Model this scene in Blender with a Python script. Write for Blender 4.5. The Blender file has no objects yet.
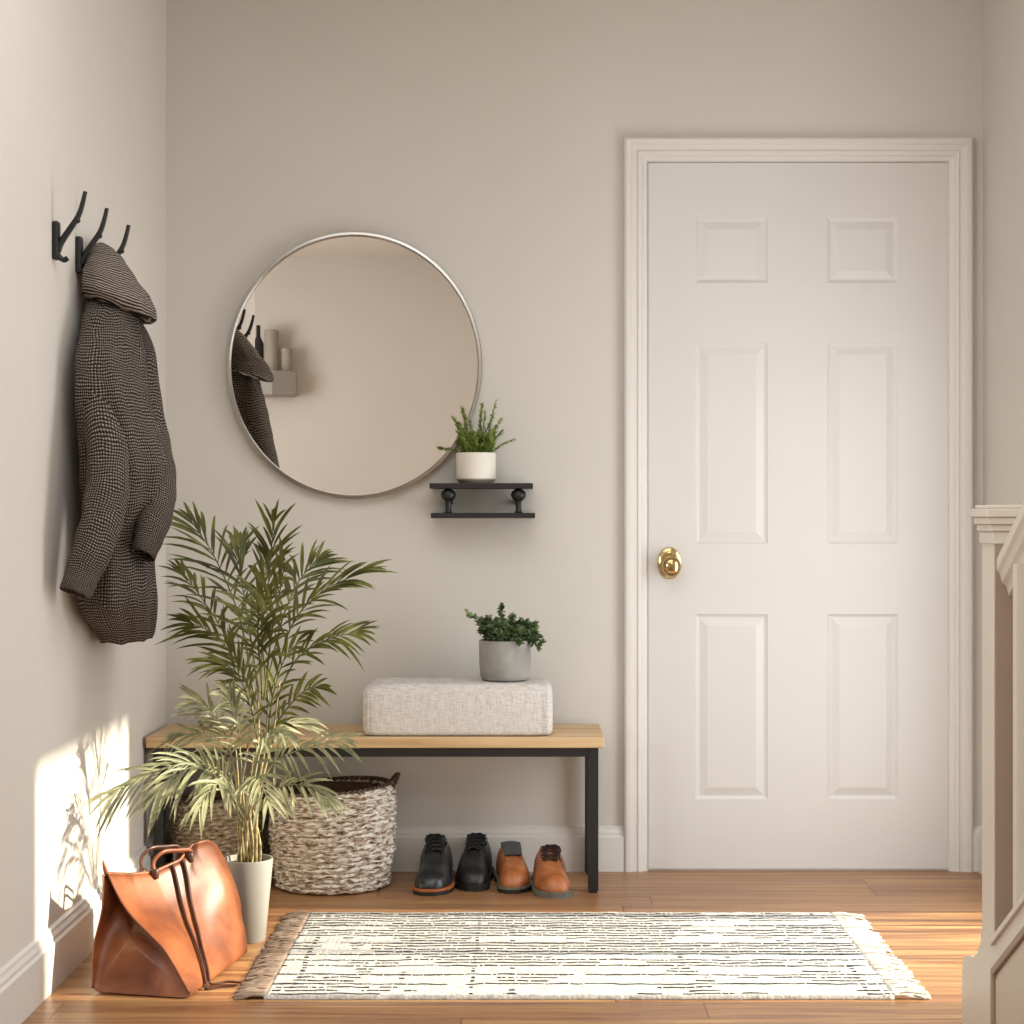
import bpy, bmesh, math, random
from mathutils import Vector, Matrix, noise
random.seed(7)
sc = bpy.context.scene
COL = sc.collection
PI = math.pi
F, CX, CY, D0, EYE = 1800.0, 525.0, 515.0, 5.217, 1.03     # survey of the room: focal length, vanishing point, distance, eye height

def P(px, py, d):
    """a point of the room seen at (px,py) that stands d metres in front of the eye"""
    return Vector(((px - CX) * d / F, d - D0, EYE - (py - CY) * d / F))

# ------------------------------------------------------------------ materials
def srgb(r, g, b):
    f = lambda c: c / 12.92 if c <= .04045 else ((c + .055) / 1.055) ** 2.4
    return (f(r / 255), f(g / 255), f(b / 255), 1)

class NT:
    def __init__(s, name):
        s.m = bpy.data.materials.new(name); s.m.use_nodes = True
        s.t = s.m.node_tree; s.b = s.t.nodes['Principled BSDF']
    def n(s, typ, ins=None, **kw):
        nd = s.t.nodes.new(typ)
        for k, v in kw.items(): setattr(nd, k, v)
        for k, v in (ins or {}).items(): s.set(nd, k, v)
        return nd
    def set(s, nd, k, v):
        sock = nd.inputs[k]
        if isinstance(v, bpy.types.NodeSocket): s.t.links.new(v, sock)
        else: sock.default_value = v
    def math(s, op, a, b=0.0, c=None):
        nd = s.n('ShaderNodeMath', {0: a, 1: b}, operation=op)
        if c is not None: s.set(nd, 2, c)
        return nd.outputs[0]
    def mix(s, f, a, b, blend='MIX'):
        nd = s.n('ShaderNodeMix', data_type='RGBA', blend_type=blend)
        s.set(nd, 0, f); s.set(nd, 6, a); s.set(nd, 7, b)
        return nd.outputs[2]
    def ramp(s, f, stops):
        nd = s.n('ShaderNodeValToRGB', {0: f}); e = nd.color_ramp.elements
        while len(e) < len(stops): e.new(.5)
        for el, (p, c) in zip(e, stops): el.position = p; el.color = c
        return nd.outputs[0]
    def coord(s, which='Object'): return s.n('ShaderNodeTexCoord').outputs[which]
    def sep(s, v): return s.n('ShaderNodeSeparateXYZ', {0: v}).outputs
    def comb(s, x, y, z): return s.n('ShaderNodeCombineXYZ', {0: x, 1: y, 2: z}).outputs[0]
    def map(s, v, scale=(1, 1, 1), loc=(0, 0, 0), rot=(0, 0, 0)):
        return s.n('ShaderNodeMapping', {'Vector': v, 'Scale': scale, 'Location': loc, 'Rotation': rot}).outputs[0]
    def noise(s, v, scale, detail=3, rough=.5, dist=0.0):
        return s.n('ShaderNodeTexNoise', {'Vector': v, 'Scale': scale, 'Detail': detail, 'Roughness': rough, 'Distortion': dist}).outputs
    def bump(s, h, strength=.3, dist=.01):
        nd = s.n('ShaderNodeBump', {'Height': h, 'Strength': strength, 'Distance': dist})
        s.t.links.new(nd.outputs[0], s.b.inputs['Normal'])
    def base(s, col, rough=.5, metal=0.0, spec=.5):
        s.set(s.b, 'Base Color', col); s.set(s.b, 'Roughness', rough); s.set(s.b, 'Metallic', metal)
        s.set(s.b, 'Specular IOR Level', spec)

def plain(name, rgb, rough=.5, metal=0.0, var=.05, scale=6, spec=.5, bump=0, bscale=200):
    t = NT(name); v = t.coord()
    n = t.noise(v, scale, 3)[0]
    c = srgb(*rgb); lo = tuple(x * (1 - var) for x in c[:3]) + (1,); hi = tuple(min(1, x * (1 + var)) for x in c[:3]) + (1,)
    t.base(t.ramp(n, [(.3, lo), (.7, hi)]), rough, metal, spec)
    if bump: t.bump(t.noise(v, bscale, 2)[0], bump, .004)
    return t.m

M = {}
M['wall'] = plain('wall_paint', (206, 200, 191), .85, var=.025, scale=1.5, spec=.2, bump=.05, bscale=60)
M['wall_side'] = plain('side_wall_paint', (212, 205, 196), .85, var=.02, scale=1.5, spec=.2, bump=.05, bscale=60)
M['ceiling'] = plain('ceiling_paint', (226, 221, 212), .9, var=.02)
M['trim'] = plain('white_trim_paint', (216, 211, 204), .38, var=.015, scale=2)
M['door'] = plain('door_paint', (208, 203, 197), .42, var=.015, scale=2)
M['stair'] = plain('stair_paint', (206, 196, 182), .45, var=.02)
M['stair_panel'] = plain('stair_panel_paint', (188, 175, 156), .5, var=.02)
M['newel_front'] = plain('stair_shadow_paint', (150, 130, 112), .55, var=.03)  # taupe holds the shade of the newel front; panel moulding reuses it
M['black'] = plain('black_powder_coat', (24, 20, 19), .5, var=.1, scale=30)
M['iron'] = plain('black_iron', (13, 12, 12), .42, var=.15, scale=40)
M['nickel'] = plain('brushed_nickel', (180, 176, 170), .3, 1.0, var=.05)
M['brass'] = plain('polished_brass', (186, 160, 112), .14, 1.0, var=.05)
M['brass_dark'] = plain('aged_brass', (120, 88, 42), .3, 1.0, var=.1)
M['concrete'] = plain('grey_concrete', (150, 147, 141), .85, var=.16, scale=22, bump=.15, bscale=120)
M['ceramic'] = plain('white_stoneware', (226, 219, 206), .45, var=.02)
M['ceramic_band'] = plain('taupe_stoneware', (156, 146, 132), .7, var=.06)
M['pot'] = plain('pale_grey_planter', (142, 137, 130), .5, var=.02)
M['soil'] = plain('potting_soil', (44, 36, 29), .95, var=.3, scale=80, bump=.6)
M['glaze'] = plain('grey_stoneware', (158, 154, 146), .6, var=.05)

t = NT('mirror_silver'); t.base((.78, .74, .69, 1), .0, 1.0); M['mirror'] = t.m
t = NT('window_glass')
tr = t.n('ShaderNodeBsdfTransparent', {0: (.97, .98, .98, 1)}); gl = t.n('ShaderNodeBsdfGlossy', {'Roughness': .02})
mx = t.n('ShaderNodeMixShader', {0: .06, 1: tr.outputs[0], 2: gl.outputs[0]})
t.t.links.new(mx.outputs[0], t.t.nodes['Material Output'].inputs[0]); M['glass'] = t.m

def floor_mat():
    t = NT('oak_floor'); v = t.coord()
    x, y, z = t.sep(v)
    row = t.math('FLOOR', t.math('DIVIDE', y, .118))
    off = t.math('MULTIPLY', t.math('FRACT', t.math('MULTIPLY', t.math('SINE', t.math('MULTIPLY', row, 12.99)), 43.7)), 1.6)
    xs = t.math('DIVIDE', t.math('ADD', x, off), 1.35)
    colm = t.math('FLOOR', xs)
    rnd = t.n('ShaderNodeTexWhiteNoise', {'Vector': t.comb(row, colm, 3.0)}, noise_dimensions='3D').outputs[0]
    gv = t.comb(t.math('ADD', t.math('MULTIPLY', x, 1.3), t.math('MULTIPLY', rnd, 9.0)), t.math('MULTIPLY', y, 26.0), t.math('MULTIPLY', rnd, 20.0))
    g = t.noise(gv, 1.0, 6, .62, .7)[0]
    g2 = t.noise(t.map(gv, (3, 5, 1)), 1.0, 3, .6)[0]
    gg = t.math('ADD', t.math('MULTIPLY', g, .7), t.math('MULTIPLY', g2, .3))
    c = t.ramp(gg, [(.32, srgb(96, 60, 40)), (.44, srgb(142, 98, 65)), (.55, srgb(176, 131, 86)), (.70, srgb(208, 166, 114))])
    c = t.mix(t.math('MULTIPLY', rnd, .42), c, srgb(128, 84, 58))
    fy = t.math('FRACT', t.math('DIVIDE', y, .118)); fx = t.math('FRACT', xs)
    gap = t.math('MAXIMUM', t.math('LESS_THAN', fy, .02), t.math('LESS_THAN', fx, .0022))
    c = t.mix(t.math('MULTIPLY', gap, .75), c, srgb(60, 34, 22))
    t.base(c, .3)
    t.set(t.b, 'Roughness', t.math('ADD', .24, t.math('MULTIPLY', gg, .22)))
    h = t.math('SUBTRACT', t.math('MULTIPLY', gg, .25), gap)
    t.bump(h, .18, .004)
    return t.m
M['floor'] = floor_mat()

def wood_mat():
    t = NT('pale_oak'); v = t.coord()
    g = t.noise(t.map(v, (2, 30, 40)), 1.0, 5, .6, .5)[0]
    t.base(t.ramp(g, [(.3, srgb(176, 140, 98)), (.5, srgb(203, 170, 127)), (.7, srgb(219, 190, 149))]), .5)
    t.bump(g, .08, .003); return t.m
M['oak'] = wood_mat()

def linen_mat():
    t = NT('oatmeal_linen'); v = t.coord(); x, y, z = t.sep(v)
    a = t.noise(t.map(v, (40, 40, 420)), 1.0, 2, .6)[0]
    b = t.noise(t.map(v, (420, 420, 40)), 1.0, 2, .6)[0]
    w = t.math('MULTIPLY', t.math('ADD', a, b), .5)
    c = t.ramp(w, [(.36, srgb(186, 177, 170)), (.5, srgb(212, 205, 199)), (.62, srgb(224, 219, 214))])
    t.base(c, .95, spec=.1); t.bump(w, .5, .004); return t.m
M['linen'] = linen_mat()

def tweed_mat(name, ribs=False):
    t = NT(name); v = t.coord('UV'); x, y, z = t.sep(v)
    w = t.noise(v, 14.0, 3)[0]
    xx = t.math('ADD', t.math('MULTIPLY', x, 128.0), t.math('MULTIPLY', w, 3.0))
    yy = t.math('ADD', t.math('MULTIPLY', y, 142.0), t.math('MULTIPLY', w, 3.5))
    fx = t.math('SINE', t.math('MULTIPLY', xx, 2 * PI)); fy = t.math('SINE', t.math('MULTIPLY', yy, 2 * PI))
    if ribs: th = t.math('MULTIPLY', t.math('ADD', t.math('MULTIPLY', fy, .5), .5), .95)
    else:
        th = t.math('MULTIPLY', t.math('ADD', t.math('MULTIPLY', fx, .5), .5), t.math('ADD', t.math('MULTIPLY', fy, .5), .5))
        th = t.math('ADD', t.math('MULTIPLY', th, .8), t.math('MULTIPLY', t.math('ADD', t.math('MULTIPLY', fy, .5), .5), .22))
    sp = t.noise(v, 260.0, 2)[0]
    th = t.math('MULTIPLY', th, t.math('ADD', .35, t.math('MULTIPLY', sp, 1.25)))
    c = t.ramp(th, [(.08, srgb(42, 36, 34)), (.35, srgb(86, 76, 71)), (.78, srgb(176, 163, 150))])
    big = t.noise(v, 5.0, 2)[0]
    c = t.mix(t.math('MULTIPLY', big, .35), c, srgb(56, 46, 42))
    t.base(c, .95, spec=.1); t.bump(th, .6, .006); return t.m
M['tweed'] = tweed_mat('brown_check_tweed'); M['tweed_rib'] = tweed_mat('ribbed_tweed', True)

def leather_mat(name, lo, mid, hi, rough=.36, scale=9):
    t = NT(name); v = t.coord()
    n = t.noise(v, scale, 5, .55, .4)[0]
    t.base(t.ramp(n, [(.28, srgb(*lo)), (.5, srgb(*mid)), (.72, srgb(*hi))]), rough)
    vo = t.n('ShaderNodeTexVoronoi', {'Vector': v, 'Scale': 330.0}).outputs[0]
    t.bump(t.math('ADD', t.math('MULTIPLY', vo, .3), n), .12, .003); return t.m
M['bag'] = leather_mat('cognac_leather', (86, 40, 19), (126, 68, 36), (150, 90, 52), .42)
M['strap'] = leather_mat('dark_brown_leather', (46, 26, 20), (70, 38, 28), (96, 58, 44), .35)
M['black_leather'] = leather_mat('black_leather', (24, 25, 27), (38, 39, 41), (56, 57, 60), .3, 20)
M['black_leather2'] = leather_mat('matt_black_leather', (18, 18, 19), (28, 28, 29), (42, 42, 44), .42, 20)
M['tan_leather'] = leather_mat('tan_leather', (134, 74, 38), (168, 98, 54), (192, 126, 78), .38, 20)
M['lining'] = plain('dark_lining', (38, 34, 33), .9)
M['lining_grey'] = plain('grey_lining', (74, 74, 74), .9)
M['sole_black'] = plain('black_rubber', (26, 24, 24), .6)
M['sole_tan'] = plain('orange_leather_welt', (172, 96, 52), .5)
M['sole_grey'] = plain('grey_rubber_sole', (104, 100, 90), .6)
M['lace_black'] = plain('black_lace', (20, 19, 19), .7)
M['lace_brown'] = plain('dark_brown_lace', (44, 26, 20), .7)

def leaf_mat(name, lo, mid, hi, scale=30, spec=.4, sss=True):
    t = NT(name); v = t.coord()
    n = t.noise(v, scale, 2)[0]
    c = t.ramp(n, [(.3, srgb(*lo)), (.5, srgb(*mid)), (.7, srgb(*hi))])
    t.base(c, .45, spec=spec)
    if sss:
        tl = t.n('ShaderNodeBsdfTranslucent', {0: c})
        mx = t.n('ShaderNodeMixShader', {0: .22, 1: t.b.outputs[0], 2: tl.outputs[0]})
        t.t.links.new(mx.outputs[0], t.t.nodes['Material Output'].inputs[0])
    return t.m
M['palm'] = leaf_mat('olive_palm_leaf', (58, 62, 24), (94, 96, 40), (132, 132, 66), 14)
M['palm_low'] = leaf_mat('sunlit_palm_leaf', (96, 98, 68), (138, 138, 104), (176, 172, 136), 14)  # paler copy for the lower fronds, sunlight put into the leaf colour
M['cane'] = leaf_mat('palm_cane', (88, 76, 44), (140, 124, 82), (176, 160, 118), 60, sss=False)
M['rosemary'] = leaf_mat('fresh_herb_leaf', (84, 104, 40), (124, 144, 62), (164, 178, 100), 60)
M['jade'] = leaf_mat('dark_small_leaf', (52, 68, 40), (92, 112, 70), (140, 156, 110), 60)
M['jade_tip'] = leaf_mat('pale_small_leaf', (110, 132, 84), (136, 156, 104), (160, 176, 126), 60)

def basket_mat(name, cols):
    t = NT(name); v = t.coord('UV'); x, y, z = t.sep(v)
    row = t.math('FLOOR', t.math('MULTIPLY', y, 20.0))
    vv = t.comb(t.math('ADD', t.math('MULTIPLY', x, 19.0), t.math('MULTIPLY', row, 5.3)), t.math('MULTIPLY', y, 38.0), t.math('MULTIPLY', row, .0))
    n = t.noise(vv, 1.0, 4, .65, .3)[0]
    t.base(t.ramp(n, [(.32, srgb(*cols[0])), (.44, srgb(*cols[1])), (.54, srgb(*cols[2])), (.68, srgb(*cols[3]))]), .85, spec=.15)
    t.bump(t.noise(t.map(v, (60, 260, 1)), 1.0, 3)[0], .4, .006)
    return t.m
M['basket'] = basket_mat('whitewashed_wicker', [(74, 50, 34), (150, 126, 102), (222, 214, 202), (242, 238, 231)])
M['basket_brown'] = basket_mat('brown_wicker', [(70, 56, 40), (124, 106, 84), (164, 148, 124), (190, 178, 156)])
M['wicker_dark'] = plain('dark_wicker', (96, 76, 60), .85, var=.35, scale=50, bump=.5)

def rug_mat():
    t = NT('handwoven_wool'); v = t.map(t.coord(), loc=(.115, .3995, 0)); x, y, z = t.sep(v)
    wob = t.math('MULTIPLY', t.math('SUBTRACT', t.noise(v, 5.0, 2)[0], .5), .02)
    yr = t.math('DIVIDE', t.math('ADD', y, wob), .0265)
    row = t.math('FLOOR', yr); fr = t.math('FRACT', yr)
    rr = t.n('ShaderNodeTexWhiteNoise', {'Vector': t.comb(row, 1.0, 1.0)}, noise_dimensions='3D').outputs[0]
    line = t.math('LESS_THAN', t.math('ABSOLUTE', t.math('SUBTRACT', fr, .5)), .21)
    seg = t.noise(t.comb(t.math('MULTIPLY', x, 3.6), t.math('MULTIPLY', row, .31), 0.0), 1.0, 3, .75)[0]
    blk = t.noise(t.comb(t.math('MULTIPLY', x, 3.4), t.math('MULTIPLY', y, 2.2), 4.0), 1.0, 2, .5)[0]
    thr = t.math('ADD', t.math('MULTIPLY', seg, .75), t.math('ADD', t.math('MULTIPLY', blk, .85), t.math('MULTIPLY', rr, .36)))
    dark = t.math('GREATER_THAN', thr, .865)
    dash = t.noise(t.comb(t.math('MULTIPLY', x, 130.0), t.math('MULTIPLY', row, 7.7), 0.0), 1.0, 1)[0]
    dash = t.math('GREATER_THAN', dash, .36)
    dk = t.math('MULTIPLY', t.math('MULTIPLY', line, dark), dash)
    cols = None
    for cx, w, k in ((-.50, .0055, 1.0), (-.115, .004, .9), (-.27, .006, .35), (-.03, .006, .2), (.36, .006, .3), (.735, .005, 1.0)):
        if not k: continue
        c = t.math('LESS_THAN', t.math('ABSOLUTE', t.math('SUBTRACT', t.math('ADD', x, wob), cx)), w)
        hit = t.math('GREATER_THAN', t.noise(t.comb(t.math('MULTIPLY', row, 3.3), cx * 9, 0.0), 1.0, 0)[0], .62 - k * .25)
        c = t.math('MULTIPLY', t.math('MULTIPLY', c, hit), t.math('LESS_THAN', t.math('ABSOLUTE', t.math('SUBTRACT', fr, .5)), .27))
        cols = c if cols is None else t.math('MAXIMUM', cols, c)
    dk = t.math('MAXIMUM', dk, cols)
    tint = t.noise(v, 30.0, 2)[0]
    iv = t.ramp(t.noise(v, 90.0, 3)[0], [(.3, srgb(164, 160, 154)), (.5, srgb(189, 186, 182)), (.7, srgb(201, 199, 196))])
    bk = t.ramp(tint, [(.35, srgb(16, 15, 16)), (.58, srgb(34, 31, 31)), (.72, srgb(96, 76, 62))])
    c = t.mix(t.math('MULTIPLY', dk, .95), iv, bk)
    groove = t.math('GREATER_THAN', t.math('ABSOLUTE', t.math('SUBTRACT', fr, .5)), .44)
    c = t.mix(t.math('MULTIPLY', groove, .15), c, srgb(130, 116, 100))
    t.base(c, .95, spec=.1)
    knots = t.math('SINE', t.math('MULTIPLY', x, 560.0))
    h = t.math('ADD', t.math('SINE', t.math('MULTIPLY', fr, PI)), t.math('ADD', t.math('MULTIPLY', knots, .05), t.noise(v, 160.0, 2)[0]))
    t.bump(h, .45, .005); return t.m
M['rug'] = rug_mat()
M['fringe'] = plain('ivory_wool_fringe', (196, 186, 172), .95, var=.08, scale=60)
M['fringe_brown'] = plain('taupe_wool_fringe', (132, 112, 97), .95, var=.22, scale=40)

# ------------------------------------------------------------------ mesh helpers
def wloc(o):
    v = Vector((0, 0, 0))
    while o is not None: v = v + o.location; o = o.parent
    return v

def link(name, bm, mats, parent=None, smooth=False, local=False, bev=0, sub=0, auto=None):
    if not isinstance(mats, (list, tuple)): mats = [mats]
    me = bpy.data.meshes.new(name)
    if parent is not None and not local:
        bmesh.ops.translate(bm, verts=bm.verts, vec=-wloc(parent))
    bmesh.ops.recalc_face_normals(bm, faces=bm.faces)
    bm.to_mesh(me); bm.free()
    for m in mats: me.materials.append(m)
    if smooth:
        for p in me.polygons: p.use_smooth = True
    o = bpy.data.objects.new(name, me); COL.objects.link(o)
    if parent is not None: o.parent = parent
    if bev:
        b = o.modifiers.new('bevel', 'BEVEL'); b.width = bev; b.segments = 2; b.limit_method = 'ANGLE'; b.angle_limit = .7
    if sub:
        s = o.modifiers.new('sub', 'SUBSURF'); s.levels = sub; s.render_levels = sub
    if auto is not None:
        me.set_sharp_from_angle(angle=auto)
    return o

def thing(name, label, cat, loc, group=None, rz=0):
    o = bpy.data.objects.new(name, None); COL.objects.link(o); o.empty_display_size = .05
    o.location = loc; o.rotation_euler = (0, 0, rz); tag(o, label, cat, group); return o
def tag(o, label, cat, group=None):
    o['label'] = label; o['category'] = cat
    if group: o['group'] = group
    return o
def struct(name, bm, mat, parent=None, **k):
    o = link(name, bm, mat, parent, **k)
    if parent is None: o['kind'] = 'structure'
    return o

def BM(): return bmesh.new()
def box(bm, x0, x1, y0, y1, z0, z1, mi=0):
    vs = [bm.verts.new((x, y, z)) for x in (x0, x1) for y in (y0, y1) for z in (z0, z1)]
    for q in ((0, 1, 3, 2), (4, 6, 7, 5), (0, 4, 5, 1), (2, 3, 7, 6), (0, 2, 6, 4), (1, 5, 7, 3)):
        f = bm.faces.new([vs[i] for i in q]); f.material_index = mi
    return vs
def prism(bm, pts, axis, a, b):
    """polygon pts (2-D) extruded along axis from a to b; pts are the two other axes in xyz order"""
    def mk(p, t):
        return {'x': (t, p[0], p[1]), 'y': (p[0], t, p[1]), 'z': (p[0], p[1], t)}[axis]
    A = [bm.verts.new(mk(p, a)) for p in pts]; B = [bm.verts.new(mk(p, b)) for p in pts]
    bm.faces.new(A); bm.faces.new(B[::-1]); n = len(pts)
    for i in range(n): bm.faces.new((A[i], A[(i + 1) % n], B[(i + 1) % n], B[i]))
def loft(bm, rings, cap0=True, cap1=True, uv=None, closed=True, mi=0):
    R = [[bm.verts.new(p) for p in r] for r in rings]
    n = len(R[0]); L = bm.loops.layers.uv.verify() if uv else None
    m = n if closed else n - 1
    for i in range(len(R) - 1):
        for j in range(m):
            k = (j + 1) % n
            f = bm.faces.new((R[i][j], R[i][k], R[i + 1][k], R[i + 1][j])); f.material_index = mi
            if L:
                for l, (a, b) in zip(f.loops, ((i, j), (i, j + 1), (i + 1, j + 1), (i + 1, j))): l[L].uv = uv(a, b)
    if cap0: bm.faces.new(R[0][::-1]).material_index = mi
    if cap1: bm.faces.new(R[-1]).material_index = mi
    return R
def lathe(bm, prof, c, n=48, sx=1, sy=1, cap0=True, cap1=True, mi=0):
    c = Vector(c)
    return loft(bm, [[c + Vector((r * sx * math.cos(2 * PI * k / n), r * sy * math.sin(2 * PI * k / n), z)) for k in range(n)] for r, z in prof], cap0, cap1, mi=mi)
def tube(bm, pts, rad, n=8, cap=True, flat=1.0, up=None, mi=0, uv=None):
    pts = [Vector(p) for p in pts]; rad = rad if isinstance(rad, (list, tuple)) else [rad] * len(pts)
    rings = []; prev = None
    for i, p in enumerate(pts):
        t = (pts[min(i + 1, len(pts) - 1)] - pts[max(i - 1, 0)]).normalized()
        a = Vector(up) if up is not None else (prev if prev is not None else (Vector((0, 0, 1)) if abs(t.z) < .9 else Vector((1, 0, 0))))
        a = (a - t * a.dot(t)).normalized(); prev = a; b = t.cross(a)
        rings.append([p + a * (rad[i] * flat * math.cos(2 * PI * k / n)) + b * (rad[i] * math.sin(2 * PI * k / n)) for k in range(n)])
    return loft(bm, rings, cap, cap, mi=mi, uv=uv)
def spline(pts, m=8):
    """Catmull-Rom through pts"""
    pts = [Vector(p) for p in pts]; P_ = [pts[0] * 2 - pts[1]] + pts + [pts[-1] * 2 - pts[-2]]; out = []
    for i in range(1, len(P_) - 2):
        a, b, c, d = P_[i - 1:i + 3]
        for k in range(m):
            t = k / m
            out.append(.5 * ((2 * b) + (c - a) * t + (2 * a - 5 * b + 4 * c - d) * t * t + (3 * b - a - 3 * c + d) * t ** 3))
    out.append(pts[-1]); return out
def lin(tab, x):
    """smooth interpolation in a table [(x, v...)]"""
    if x <= tab[0][0]: return tab[0][1:]
    for a, b in zip(tab, tab[1:]):
        if x <= b[0]:
            t = (x - a[0]) / (b[0] - a[0]); t = t * t * (3 - 2 * t) * .5 + t * .5
            return tuple(p + (q - p) * t for p, q in zip(a[1:], b[1:]))
    return tab[-1][1:]

# ------------------------------------------------------------------ the room
XL, XR, H = -1.04, 1.327, 2.72
YR, XFAR, YLEFT = -6.6, -3.2, -1.75
bm = BM(); box(bm, XFAR - .1, XR + .1, YR - .1, .1, -.1, 0); struct('floor', bm, M['floor'])
bm = BM(); box(bm, XFAR - .1, XR + .1, YR - .1, .1, H, H + .1); struct('ceiling', bm, M['ceiling'])
bm = BM(); box(bm, XL - .12, XR + .12, 0, .1, 0, H); struct('wall_back', bm, M['wall'])
bm = BM(); box(bm, XL - .12, XL, YLEFT, 0, 0, H); struct('wall_left', bm, M['wall_side'])
bm = BM(); box(bm, XFAR, XR, YR - .1, YR, 0, H); struct('wall_rear', bm, M['wall'])
bm = BM(); box(bm, XFAR - .1, XFAR, YR, YLEFT + .12, 0, H); struct('wall_far', bm, M['wall'])
bm = BM(); box(bm, XFAR, XL - .12, YLEFT, YLEFT + .1, 0, H); struct('wall_side', bm, M['wall'])
# right wall with the tall window whose light crosses the floor
WY0, WY1, WZ0, WZ1 = -1.45, -.55, .06, 1.59
bm = BM()
for a in ((YR, WY0, 0, H), (WY1, 0, 0, H), (WY0, WY1, 0, WZ0), (WY0, WY1, WZ1, H)): box(bm, XR, XR + .1, *a)
struct('wall_right', bm, M['wall'])
bm = BM()
for a in ((WY0, WY0 + .02, WZ0, WZ1), (WY1 - .012, WY1, WZ0, WZ1), (WY0, WY1, WZ0, WZ0 + .02), (WY0, WY1, WZ1 - .02, WZ1), (-1.058, -1.034, WZ0, WZ1), (-.67, -.637, WZ0, WZ1), (-.785, -.77, WZ0, WZ1), (-.965, -.953, WZ0, WZ1)): box(bm, XR + .045, XR + .085, *a)
w = struct('window_1', bm, M['trim'])
bm = BM(); box(bm, XR + .062, XR + .066, WY0, WY1, WZ0, WZ1); link('pane', bm, M['glass'], w)

bm = BM()
for a in ((-5.56, -3.64, .84, .90), (-5.56, -3.64, 2.30, 2.36), (-5.56, -5.50, .90, 2.30), (-3.70, -3.64, .90, 2.30), (-4.62, -4.58, .90, 2.30)): box(bm, XFAR, XFAR + .04, *a)
struct('fill_lamp_frame', bm, M['trim'])  # frame added round the side fill lamp; no window known on this wall

def base_profile(h=.13, t=.02):
    return [(0, 0), (t, 0), (t, h * .76), (t * .72, h * .80), (t * .72, h * .86), (t * .45, h * .92), (t * .4, h * .97), (0, h)]
bm = BM(); prism(bm, [(-a, z) for a, z in base_profile()], 'x', XL + .02, .286); prism(bm, [(-a, z) for a, z in base_profile()], 'x', 1.294, XR)
struct('baseboard_back', bm, M['trim'])
bm = BM(); prism(bm, [(XL + a, z) for a, z in base_profile()], 'y', YLEFT, 0); struct('baseboard_left', bm, M['trim'])
bm = BM(); prism(bm, [(XR - a, z) for a, z in base_profile()], 'y', WY1, 0); struct('baseboard_right', bm, M['trim'])
bm = BM(); prism(bm, [(YR + a, z) for a, z in base_profile()], 'x', XFAR, XR); struct('baseboard_rear', bm, M['trim'])

# door casing, mitred moulding running round three sides
def casing():
    bm = BM(); X0, X1, ZT = .287, 1.293, 2.12
    prof = [(0, 0), (0, .022), (.006, .026), (.018, .026), (.022, .021), (.036, .019), (.040, .023), (.050, .021), (.054, .014), (.064, .012), (.068, .006), (.068, 0)]
    def ring(corner): return [corner(a, b) for a, b in prof]
    rs = [ring(lambda a, b: Vector((X0 + a, -b, 0))), ring(lambda a, b: Vector((X0 + a, -b, ZT - a))),
          ring(lambda a, b: Vector((X1 - a, -b, ZT - a))), ring(lambda a, b: Vector((X1 - a, -b, 0)))]
    loft(bm, rs); return bm
struct('trim_1', casing(), M['trim'])

# six-panel door
def door():
    bm = BM(); yf = -.006; x0, x1, z0, z1 = .357, 1.2245, .006, 2.05
    px = lambda a: (a - CX) / 345.0
    pz = lambda b: EYE - (b - CY) / 345.0
    cols = [(px(695.5), px(767.5)), (px(827), px(897.5))]
    rows = [(pz(799), pz(614)), (pz(544), pz(343)), (pz(283), pz(218))]
    xs = sorted([x0, x1] + [v for c in cols for v in c]); zs = sorted([z0, z1] + [v for r in rows for v in r])
    V = {(i, j): bm.verts.new((x, yf, z)) for i, x in enumerate(xs) for j, z in enumerate(zs)}
    def q(*p): bm.faces.new(p)
    for i in range(len(xs) - 1):
        for j in range(len(zs) - 1):
            c = [V[i, j], V[i + 1, j], V[i + 1, j + 1], V[i, j + 1]]
            if i in (1, 3) and j in (1, 3, 5):
                prev = c; A = (xs[i], xs[i + 1], zs[j], zs[j + 1])
                for ins, dp in ((.004, .003), (.009, .0055), (.013, .0055), (.030, .001), (.034, .0)):
                    a, b, e, f = A[0] + ins, A[1] - ins, A[2] + ins, A[3] - ins
                    cur = [bm.verts.new(p) for p in ((a, yf + dp, e), (b, yf + dp, e), (b, yf + dp, f), (a, yf + dp, f))]
                    for k in range(4): q(prev[k], prev[(k + 1) % 4], cur[(k + 1) % 4], cur[k])
                    prev = cur
                q(*prev)
            else: q(*c)
    return bm
dr = struct('door_1', door(), M['door'])
kc = Vector(((669 - CX) / 344.0, -.006, EYE - (563 - CY) / 344.0))
def ylathe(bm, prof, c, n=32, sx=1, sz=1):
    loft(bm, [[Vector((c.x + r * sx * math.cos(2 * PI * k / n), c.y - yy, c.z + r * sz * math.sin(2 * PI * k / n))) for k in range(n)] for r, yy in prof])
bm = BM(); ylathe(bm, [(.034, 0), (.035, .004), (.033, .009), (.026, .012), (.02, .013)], kc, sz=1.32, sx=1.0)
rose = link('door_rose', bm, M['brass'], dr, smooth=True, auto=.7)
bm = BM(); kk = kc + Vector((.001, -.012, -.008)); ylathe(bm, [(.011, 0), (.011, .02), (.022, .028), (.028, .04), (.026, .052), (.016, .059), (.004, .061)], kk, sz=1.1)
kb = link('knob', bm, M['brass'], dr, smooth=True); 
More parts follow.
